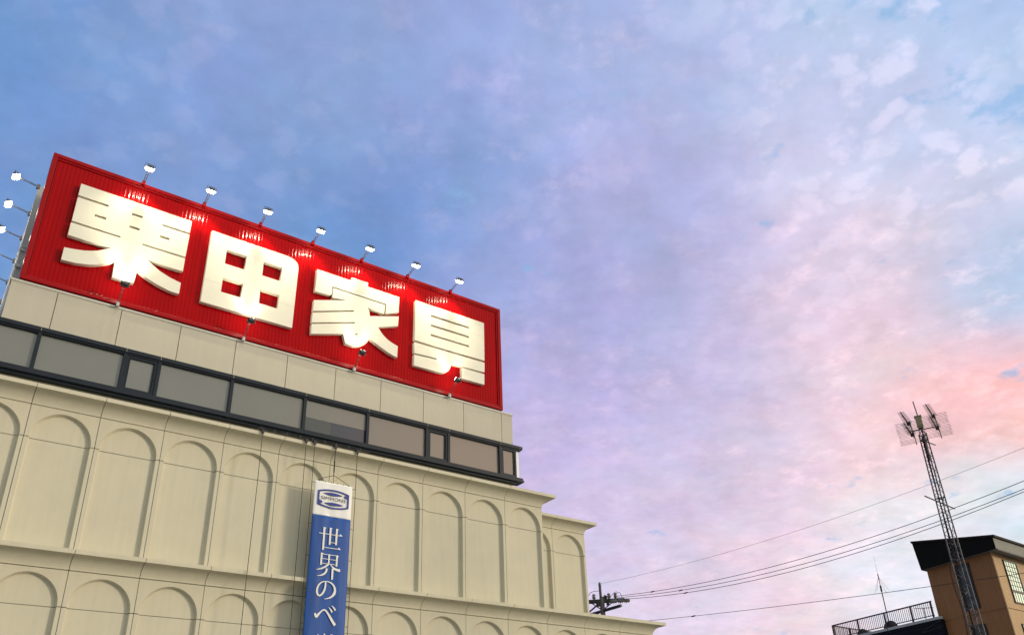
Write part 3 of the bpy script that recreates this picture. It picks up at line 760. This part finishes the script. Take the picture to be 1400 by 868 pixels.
# ribbed cladding
def ribbed(L, z0, z1, frame, pitch=.14, d=.012):
    mb = MB(); x = 0.0; pts = []
    while x < L-.001:
        pts += [(x, 0), (min(x+pitch*.55, L), 0), (min(x+pitch*.62, L), d), (min(x+pitch*.93, L), d)]; x += pitch
    pts.append((L, 0))
    for (a, ya), (b, yb) in zip(pts, pts[1:]):
        if b-a < 1e-5: continue
        mb.quad(frame(a, ya, z0), frame(b, yb, z0), frame(b, yb, z1), frame(a, ya, z1))
    return mb
SLEN, TLEN = 3.55, 7.0
fl = lambda x, d, z: HP(x, 0, z, ol=-d)
frr = lambda x, d, z: HP(0, x, z, orr=-d)
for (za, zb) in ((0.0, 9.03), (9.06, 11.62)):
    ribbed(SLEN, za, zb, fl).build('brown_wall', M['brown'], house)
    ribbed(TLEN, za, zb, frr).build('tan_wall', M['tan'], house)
c = MB(); c.add([HP(.05,.05,0), HP(SLEN-.02,.05,0), HP(SLEN-.02,TLEN-.02,0), HP(.05,TLEN-.02,0), HP(.05,.05,12), HP(SLEN-.02,.05,12.9), HP(SLEN-.02,TLEN-.02,12.9), HP(.05,TLEN-.02,12)],
                [(0,1,2,3),(4,5,6,7),(0,1,5,4),(1,2,6,5),(2,3,7,6),(3,0,4,7)]); c.build('house_core', M['brown'], house)
MB().tube(HP(-.005, -.005, 0, .004, .004), HP(-.005, -.005, 11.62, .004, .004), .03, 8).build('corner_trim', M['tan'], house)
# roof: low over the tan wall, rising to the back
def RP3(s, t, z): return HP(s, t, z)
rf = MB()
s0, s1, t0, t1 = -.46, 3.72, -.36, TLEN+.4
zb0, zb1, zt0, zt1 = 11.62, 11.60, 12.18, 13.02
A_ = [RP3(s0,t0,zb0), RP3(s1-.06,t0,zb1), RP3(s1-.06,t1,zb1), RP3(s0,t1,zb0), RP3(s0,t0,zt0), RP3(s1+.08,t0,zt1), RP3(s1+.08,t1,zt1), RP3(s0,t1,zt0)]
MB().add(A_, [(0,3,2,1)]).build('soffit', M['soffit'], house)
MB().add(A_, [(0,1,5,4),(1,2,6,5)]).build('black_fascia', M['fascia_k'], house)
MB().add(A_, [(0,4,7,3)]).build('lit_grey_fascia', M['fascia_g'], house)
r_ = MB(); up_ = Vector((0,0,.10))
B_ = [RP3(s0-.1,t0-.05,zt0-.02), RP3(s1+.12,t0-.05,zt1+.01), RP3(s1+.12,t1+.05,zt1+.01), RP3(s0-.1,t1+.05,zt0-.02)]
slabq(r_, B_, up_); r_.build('roof', M['rooftile'], house)
# windows
def window(name, fr_, x0, x1, z0, z1, cols, rows, glass, framem, bar=.03):
    mb = MB()
    def bx(a, b, c_, d_, o0, o1):
        v = [fr_(a,-o0,c_), fr_(b,-o0,c_), fr_(b,-o0,d_), fr_(a,-o0,d_), fr_(a,-o1,c_), fr_(b,-o1,c_), fr_(b,-o1,d_), fr_(a,-o1,d_)]
        mb.add(v, [(0,1,2,3),(4,5,6,7),(0,1,5,4),(1,2,6,5),(2,3,7,6),(3,0,4,7)])
    w = .055
    bx(x0-w, x0, z0-w, z1+w, .0, .06); bx(x1, x1+w, z0-w, z1+w, .0, .06); bx(x0, x1, z0-w, z0, .0, .06); bx(x0, x1, z1, z1+w, .0, .06)
    for i in range(1, cols): x = x0+(x1-x0)*i/cols; bx(x-bar/2, x+bar/2, z0, z1, .016, .034)
    for i in range(1, rows): z = z0+(z1-z0)*i/rows; bx(x0, x1, z-bar/2, z+bar/2, .018, .038)
    f_ = mb.build(name, framem, house)
    g = MB(); v = [fr_(x0,-.012,z0), fr_(x1,-.012,z0), fr_(x1,-.012,z1), fr_(x0,-.012,z1)]; g.add(v, [(0,1,2,3)])
    g.build('pane', glass, f_)
window('window', frr, 1.04, 2.30, 9.98, 11.36, 5, 6, M['lit'], M['darksteel'], .022)
window('window', frr, 1.04, 2.30, 9.42, 9.88, 5, 1, M['lit'], M['darksteel'], .022)
window('window', frr, 1.04, 2.30, 6.6, 8.36, 5, 6, M['lit'], M['darksteel'], .022)
window('window', fl, 1.30, 1.93, 9.34, 11.38, 2, 4, M['winglass'], M['darksteel'], .03)
window('window', fl, 1.30, 1.93, 6.2, 8.5, 2, 4, M['winglass'], M['darksteel'], .03)
m = MB(); pts = [HP(2.25+.05*math.sin(i*.9), 0, 11.5-i*.42, .02) for i in range(14)]; m.path(pts, .012, 5)
m.build('wall_cable', M['cable'], house)
m = MB(); pts = [HP(3.2+1.3*math.sin(math.pi*i/10)*.9, 0, 9.1-.25*math.sin(math.pi*i/10)-.03*i, .36) for i in range(11)]; m.path(pts, .006, 5)
m.build('wall_cable', M['arm'], house)
g = MB(); g.tube(HP(-.36, -.30, 11.60, 0, .1), HP(-.36, TLEN+.3, 11.60, 0, .1), .045, 8); g.build('gutter', M['soffit'], house)
# navy wing with the terrace on top
wg = MB()
a0, a1, ZD = 3.22, 10.1, 9.14
for k in range(46):                                   # lap siding
    z0 = k*.2; z1 = min(z0+.2, ZD)
    if z0 >= ZD: break
    wg.quad(HP(a0,0,z0,.34), HP(a1,0,z0,.34), HP(a1,0,z1,.32), HP(a0,0,z1,.32)); wg.quad(HP(a0,0,z1,.32), HP(a1,0,z1,.32), HP(a1,0,z1,.34), HP(a0,0,z1,.34))
wg.add([HP(a0,0,0,.31), HP(a1,0,0,.31), HP(a1,5,0,.31), HP(a0,5,0,.31), HP(a0,0,ZD,.31), HP(a1,0,ZD,.31), HP(a1,5,ZD,.31), HP(a0,5,ZD,.31)],
       [(4,5,6,7),(0,1,5,4),(1,2,6,5),(2,3,7,6),(3,0,4,7)])
wg.build('navy_wing', M['navy'], house)
cb = MB(); slabq(cb, [HP(a0,0,ZD+.0,.36), HP(a1+.05,0,ZD+.0,.36), HP(a1+.05,0,ZD+.13,.36), HP(a0,0,ZD+.13,.36)], -NL*.2)
cb.build('roof_curb', M['curb'], house)
def railing(p0, p1, zb, zt, posts, name):
    n = int((p1-p0).length/.115); d = (p1-p0); mb = MB(); up = Vector((0,0,1))
    mb.tube(p0+up*zt, p1+up*zt, .036, 6); mb.tube(p0+up*zb, p1+up*zb, .024, 6)
    for i in range(1, n): q = p0+d*(i/n); mb.tube(q+up*zb, q+up*zt, .0145, 5)
    o = mb.build(name, M['rail'], house)
    for f_ in posts:
        q = p0+d*f_; MB().tube(q+up*(ZD+.1), q+up*(zt+.02), .048, 6).build('post', M['rail'], o)
    return o
RL = HP(9.95, 0, 0, .28); RR = HP(3.55, 0, 0, .28)
railing(RL, RR, 9.38, 10.05, [0, .272, .548, .803, .99], 'railing')
railing(RL, RL+DR*4.6, 9.38, 10.05, [.36, .7, .99], 'railing')
# satellite dishes hung on the outside of the terrace rail
def dish(s, z, r, lab, turn):
    t = thing('satellite_dish', K + HP(s, 0, z, .12), RAD(118.5+turn))
    prof = [(0.0, -.06)] + [(r*math.sin(a), -.06+.11*(1-math.cos(a))*1.0) for a in [i*math.pi/2/8 for i in range(1, 9)]]
    d = MB().lathe([(p[0], p[1]) for p in prof], 24, (0,0,0), 'Y'); o = d.build('reflector', M['dish'], t, smooth=True)
    sm = o.modifiers.new('t', 'SOLIDIFY'); sm.thickness = .015
    m = MB(); m.tube((0,-.06,0), (0,-.22,0), .025, 8); m.tube((0,-.22,0), (0,-.22,-.35), .025, 8); m.build('mount', M['darksteel'], t)
    a = MB(); a.tube((0,.02,-r*.8), (0,.42,-.05), .012, 6); a.lathe([(0,.40),(.035,.40),(.035,.47),(0,.47)], 10, (0,0,-.03), 'Y'); a.build('feed_arm', M['dish'], t)
    tag(t, lab, 'satellite dish', 'satellite dishes on the terrace rail')
dish(6.30, 9.22, .42, 'larger grey dish on the terrace rail at the foot of the whip antenna', 8)
dish(8.15, 9.22, .34, 'smaller grey dish on the terrace rail nearer its far left corner', 14)
# whip antenna with drooping radials
wp = thing('whip_antenna', K + HP(6.32, 0, 9.2, .2), 0)
tag(wp, 'thin whip antenna with drooping radials standing at the terrace railing', 'antenna')
m = MB(); m.tube((0,0,0), (0,0,1.9), .026, 8); m.tube((0,0,1.9), (0,0,2.85), .017, 6); m.build('mast', M['darksteel'], wp)
m = MB(); m.tube((0,0,2.85), (0,0,3.85), .0065, 5); m.build('whip', M['alu'], wp)
m = MB(); m.lathe([(0,1.95),(.045,1.95),(.045,2.25),(0,2.25)], 10); m.tube((0,0,2.7), (0,0,2.88), .026, 8); m.build('coil', M['darksteel'], wp)
m = MB()
for a in (0, 90, 180, 270):
    v = DL*math.cos(RAD(a)) + (-DR)*math.sin(RAD(a)); m.tube(Vector((0,0,2.72)), v*.46+Vector((0,0,1.92)), .006, 4)
m.build('radial', M['alu'], wp)
m = MB(); m.tube((0,0,.3), tuple(DL*.35+Vector((0,0,-.05))), .014, 5); m.tube((0,0,.3), tuple(-DL*.35+Vector((0,0,-.05))), .014, 5); m.build('strut', M['darksteel'], wp)
# small leafless TV antenna lying behind the rail
ta = thing('terrace_antenna', K + HP(4.6, .6, 9.25), RAD(118.5))
tag(ta, 'small television antenna low behind the right part of the terrace railing', 'antenna')
m = MB(); m.tube((0,0,0), (0,0,.75), .018, 6); m.build('mast', M['darksteel'], ta)
m = MB(); m.tube((-.55,0,.68), (.55,0,.84), .012, 5)
for i in range(8): m.tube((-.5+i*.14, -.16, .69+i*.02), (-.5+i*.14, .16, .69+i*.02), .006, 4)
m.build('boom', M['darksteel'], ta)

# ================================================================== LATTICE TOWER
TX = Vector((13.944, 26.556, 0)); TVx = Vector((0.88537, -0.46489, 0)); TVy = Vector((0.46489, 0.88537, 0))
trz = math.atan2(TVx.y, TVx.x)
tw_ = thing('lattice_tower', TX, trz)
tag(tw_, 'tall thin grey lattice mast standing in front of the brown house', 'tower')
def leg(k, z):
    w = .135 + (12.5-z)*.0150
    a = RAD((195, 318, 80)[k]); return Vector((.075+math.cos(a)*w, math.sin(a)*w, z))
for k in range(3): MB().tube(leg(k, 0), leg(k, 12.55), .022, 8).build('leg', M['steel'], tw_)
for k in range(3):
    b = MB(); z = .2; i = 0
    while z < 12.3:
        h = .26 if z > 6 else .30
        a, c = (k, (k+1) % 3) if i % 2 == 0 else ((k+1) % 3, k)
        b.tube(leg(a, z), leg(c, min(z+h, 12.5)), .0095, 5); z += h; i += 1
    for zz in [x*2.05 for x in range(1, 7)] + [12.5]: b.tube(leg(k, zz), leg((k+1) % 3, zz), .016, 5)
    b.build('bracing', M['steel'], tw_)
c = MB()
for j in range(4): 
    pts = []
    for i in range(26):
        z = i*.5; pts.append(leg(0, z)*.55 + leg(2, z)*.45 + Vector((.012*j+.006*math.sin(i+j), -.01*j, 0)))
    c.path(pts, .009, 5)
c.build('cable_run', M['cable'], tw_)
m = MB()
for k in range(3): m.tube(leg(k, 12.5), (.075, 0, 12.72), .014, 6)
m.tube((.075,0,11.6), (.075,0,13.05), .028, 8); m.tube((.075,0,13.05), (.04,0,13.80), .019, 8)
m.build('mast', M['steel'], tw_)
m = MB(); m.box(-.04, .16, -.10, .10, 12.84, 13.20); m.box(-.06, .18, -.12, .12, 13.18, 13.22); m.box(-.02, .14, -.08, .08, 12.78, 12.84)
m.build('rotator_housing', M['box'], tw_, bevel=.01)
m = MB(); m.tube((-.36,-.02,12.72), (.62,-.02,12.72), .020, 6); m.tube((-.02,-.02,12.72), (-.02,-.02,12.55), .014, 6); m.build('cross_arm', M['steel'], tw_)
m = MB(); m.tube((-.02,0,12.36), (.36,.78,12.36), .020, 6); m.build('cross_arm', M['steel'], tw_)
m = MB(); m.tube((-.36,-1.0,10.12), (.40,1.05,10.12), .022, 6); m.build('cross_arm', M['steel'], tw_)
# four yagi antennas with grid reflectors, on the cross arm
def yagi(x, z, lab, first=[None]):
    if first[0] is None:
        t = thing('yagi_antenna', (0,0,0), trz); first[0] = t
        m = MB(); m.tube((.06,.12,0), (-.14,-1.50,.0), .015, 6); m.tube((.0,-.35,-.05), (-.12,-1.30,-.05), .010, 5)
        m.build('boom', M['darksteel'], t)
        e = MB()
        for i in range(15):
            q = i/14; px_, py_ = .0-.125*q, -.35-1.10*q; w = .135-.03*q
            e.tube((px_-w, py_, .0), (px_+w, py_, .0), .0058, 4)
            if i % 2: e.tube((px_-w*.5, py_, -.045), (px_+w*.5, py_, .045), .005, 4)
        e.box(-.05, .05, -.34, -.24, -.05, .05)
        e.build('element', M['darksteel'], t)
        s = MB()
        for j in range(9):
            zz = -.19+j*.0475; yy = .10-.05*abs(zz)/.19
            s.tube((-.44, yy, zz), (.44, yy, zz), .0062, 4)
        for xx in (-.38, 0, .38):
            s.tube((xx, .10, 0), (xx, .05, .19), .004, 4); s.tube((xx, .10, 0), (xx, .05, -.19), .004, 4)
        s.build('reflector_screen', M['alu'], t)
        mm = MB(); mm.tube((.06,.12,-.24), (.06,.12,.24), .016, 6); mm.build('mount', M['steel'], t)
    else: t = copy_tree(first[0])
    p = TX + TVx*x + Vector((0,0,z)); t.location = p
    tag(t, lab, 'antenna', 'yagi antennas at the top of the lattice mast')
yagi(-.28, 12.92, 'upper yagi antenna on the left end of the mast cross arm')
yagi(-.26, 12.50, 'lower yagi antenna on the left end of the mast cross arm')
yagi(.52, 13.00, 'upper yagi antenna on the right end of the mast cross arm')
yagi(.54, 12.56, 'lower yagi antenna on the right end of the mast cross arm')

# ================================================================== UTILITY POLE AND WIRES
PP = Vector((4.23, 44.802, 0)); PVx = Vector((0.99557, -0.09400, 0)); PVy = Vector((0.094, 0.99557, 0)); DWV = az2(-54.4)
up_ = thing('utility_pole', PP, math.atan2(PVx.y, PVx.x))
tag(up_, 'concrete utility pole with crossarms and insulators rising behind the low shop wing', 'utility pole')
MB().tube((.12,0,0), (.12,0,11.45), .19, 14, .125).build('pole_shaft', M['pole'], up_, smooth=True)
MB().tube((.07,0,11.2), (.07,0,12.10), .07, 10).build('top_bracket', M['pole'], up_)
def insul(p, axis='Z', s=1.0):
    prof = [(0,0),(.03*s,0),(.03*s,.03*s),(.07*s,.045*s),(.035*s,.07*s),(.07*s,.09*s),(.035*s,.12*s),(.06*s,.14*s),(.03*s,.18*s),(0,.19*s)]
    MB().lathe(prof, 10, p, axis).build('insulator', M['porcelain'], up_, smooth=True)
for p_, s_ in (((.07,0,12.0), 1.3), ((-.29,0,11.32), 1.7), ((.50,0,11.32), 1.7), ((-.75,0,11.32), 1.7), ((.85,0,11.32), 1.7), ((.3,.2,11.32), 1.5)): insul(p_, 'Z', s_)
for x in (.55, .9, 1.22): insul((x, -.16, 11.16), 'X', 2.0)
lv = lambda v: Vector((v.dot(PVx), v.dot(PVy), v.z))
dwl = lv(DWV)
def beam(a, b, w): 
    return MB().tube(a, b, w, 4)
m = MB(); m.box(-1.1, 1.30, -.07, .07, 11.19, 11.33); m.box(-1.1, .9, .14, .28, 11.18, 11.32); m.build('crossarm', M['darksteel'], up_)
m = MB(); m.tube(tuple(dwl*-1.5+Vector((.12,0,10.72))), tuple(dwl*1.45+Vector((.12,0,10.72))), .08, 6)
for k in range(5): m.tube(tuple(dwl*(-1.3+k*.22)+Vector((.12,0,10.70))), tuple(dwl*(-1.3+k*.22)+Vector((.12,0,10.52))), .05, 6)
m.build('crossarm', M['darksteel'], up_)
m = MB(); m.tube((.12,0,10.75), (-.52,-.0,11.22), .03, 5); m.tube((.12,0,10.75), (.75,0,11.22), .03, 5); m.tube(tuple(dwl*-.9+Vector((.12,0,10.72))), (.12,0,10.25), .03, 5)
m.tube((-.65,-.3,10.60), (-.10,-.1,11.05), .045, 6); m.build('brace', M['darksteel'], up_)
m = MB(); m.path([(-.7,0,11.4), (-.45,0,11.72), (-.25,0,11.78), (.05,0,11.78)], .014, 5)
m.path([(.75,-.1,11.36), (.95,-.1,11.62), (1.1,-.1,11.6), (1.2,-.1,11.35)], .014, 5); m.path([(.55,0,11.4), (.8,0,11.65), (.95,0,11.7)], .012, 5)
m.tube((-.1,-.1,10.95), (-.1,-.1,11.2), .10, 8); m.tube((.42,-.1,10.98), (.42,-.1,11.19), .08, 8); m.tube((.35,0,11.32), (.35,0,11.5), .05, 8); m.tube((.22,0,11.2), (.22,0,11.45), .09, 8)
m.build('jumper', M['cable'], up_)
# overhead wires: a sagging span through three heights, s metres from the pole towards a pole out of view
def wire(pts, s0, s1, r, lab, lat=0.0, ball=None):
    (sa, za), (sb, zb), (sc_, zc) = pts
    def zf(s):
        return za*(s-sb)*(s-sc_)/((sa-sb)*(sa-sc_)) + zb*(s-sa)*(s-sc_)/((sb-sa)*(sb-sc_)) + zc*(s-sa)*(s-sb)/((sc_-sa)*(sc_-sb))
    n = 40; P_ = [PP + DWV*(s0+(s1-s0)*i/n) + Vector((0,0,zf(s0+(s1-s0)*i/n))) for i in range(n+1)]
    t = thing('overhead_wire', P_[0], 0); mb = MB().path([p-P_[0] for p in P_], r, 5); mb.build('cable_span', M['cable'], t)
    if ball:
        b = MB(); q = PP + DWV*ball + Vector((0,0,zf(ball))) - P_[0]; b.tube(q-DWV*.11, q+DWV*.11, .03, 8); b.build('splice', M['cable'], t)
    tag(t, lab, 'wire', 'overhead wires from the utility pole')
wire(((0.0,12.15),(13.31,11.6),(22.44,11.93)), 0.0, 40, .006, 'thinnest and highest wire, from the very tip of the utility pole')
wire(((1.64,11.19),(13.03,10.42),(22.11,10.85)), 1.3, 40, .0125, 'top one of the three thick wires from the crossarm', ball=4.0)
wire(((1.74,11.09),(12.98,10.19),(22.03,10.59)), 1.4, 40, .0125, 'middle one of the three thick wires from the crossarm', ball=5.9)
wire(((1.99,10.95),(12.94,10.02),(22.01,10.5)), 1.6, 40, .0125, 'bottom one of the three thick wires from the crossarm', ball=6.2)
wire(((3.43,9.6),(12.62,8.65),(21.22,7.93)), .1, 40, .0105, 'lone lower wire that crosses before the terrace and the brown house', ball=6.5)
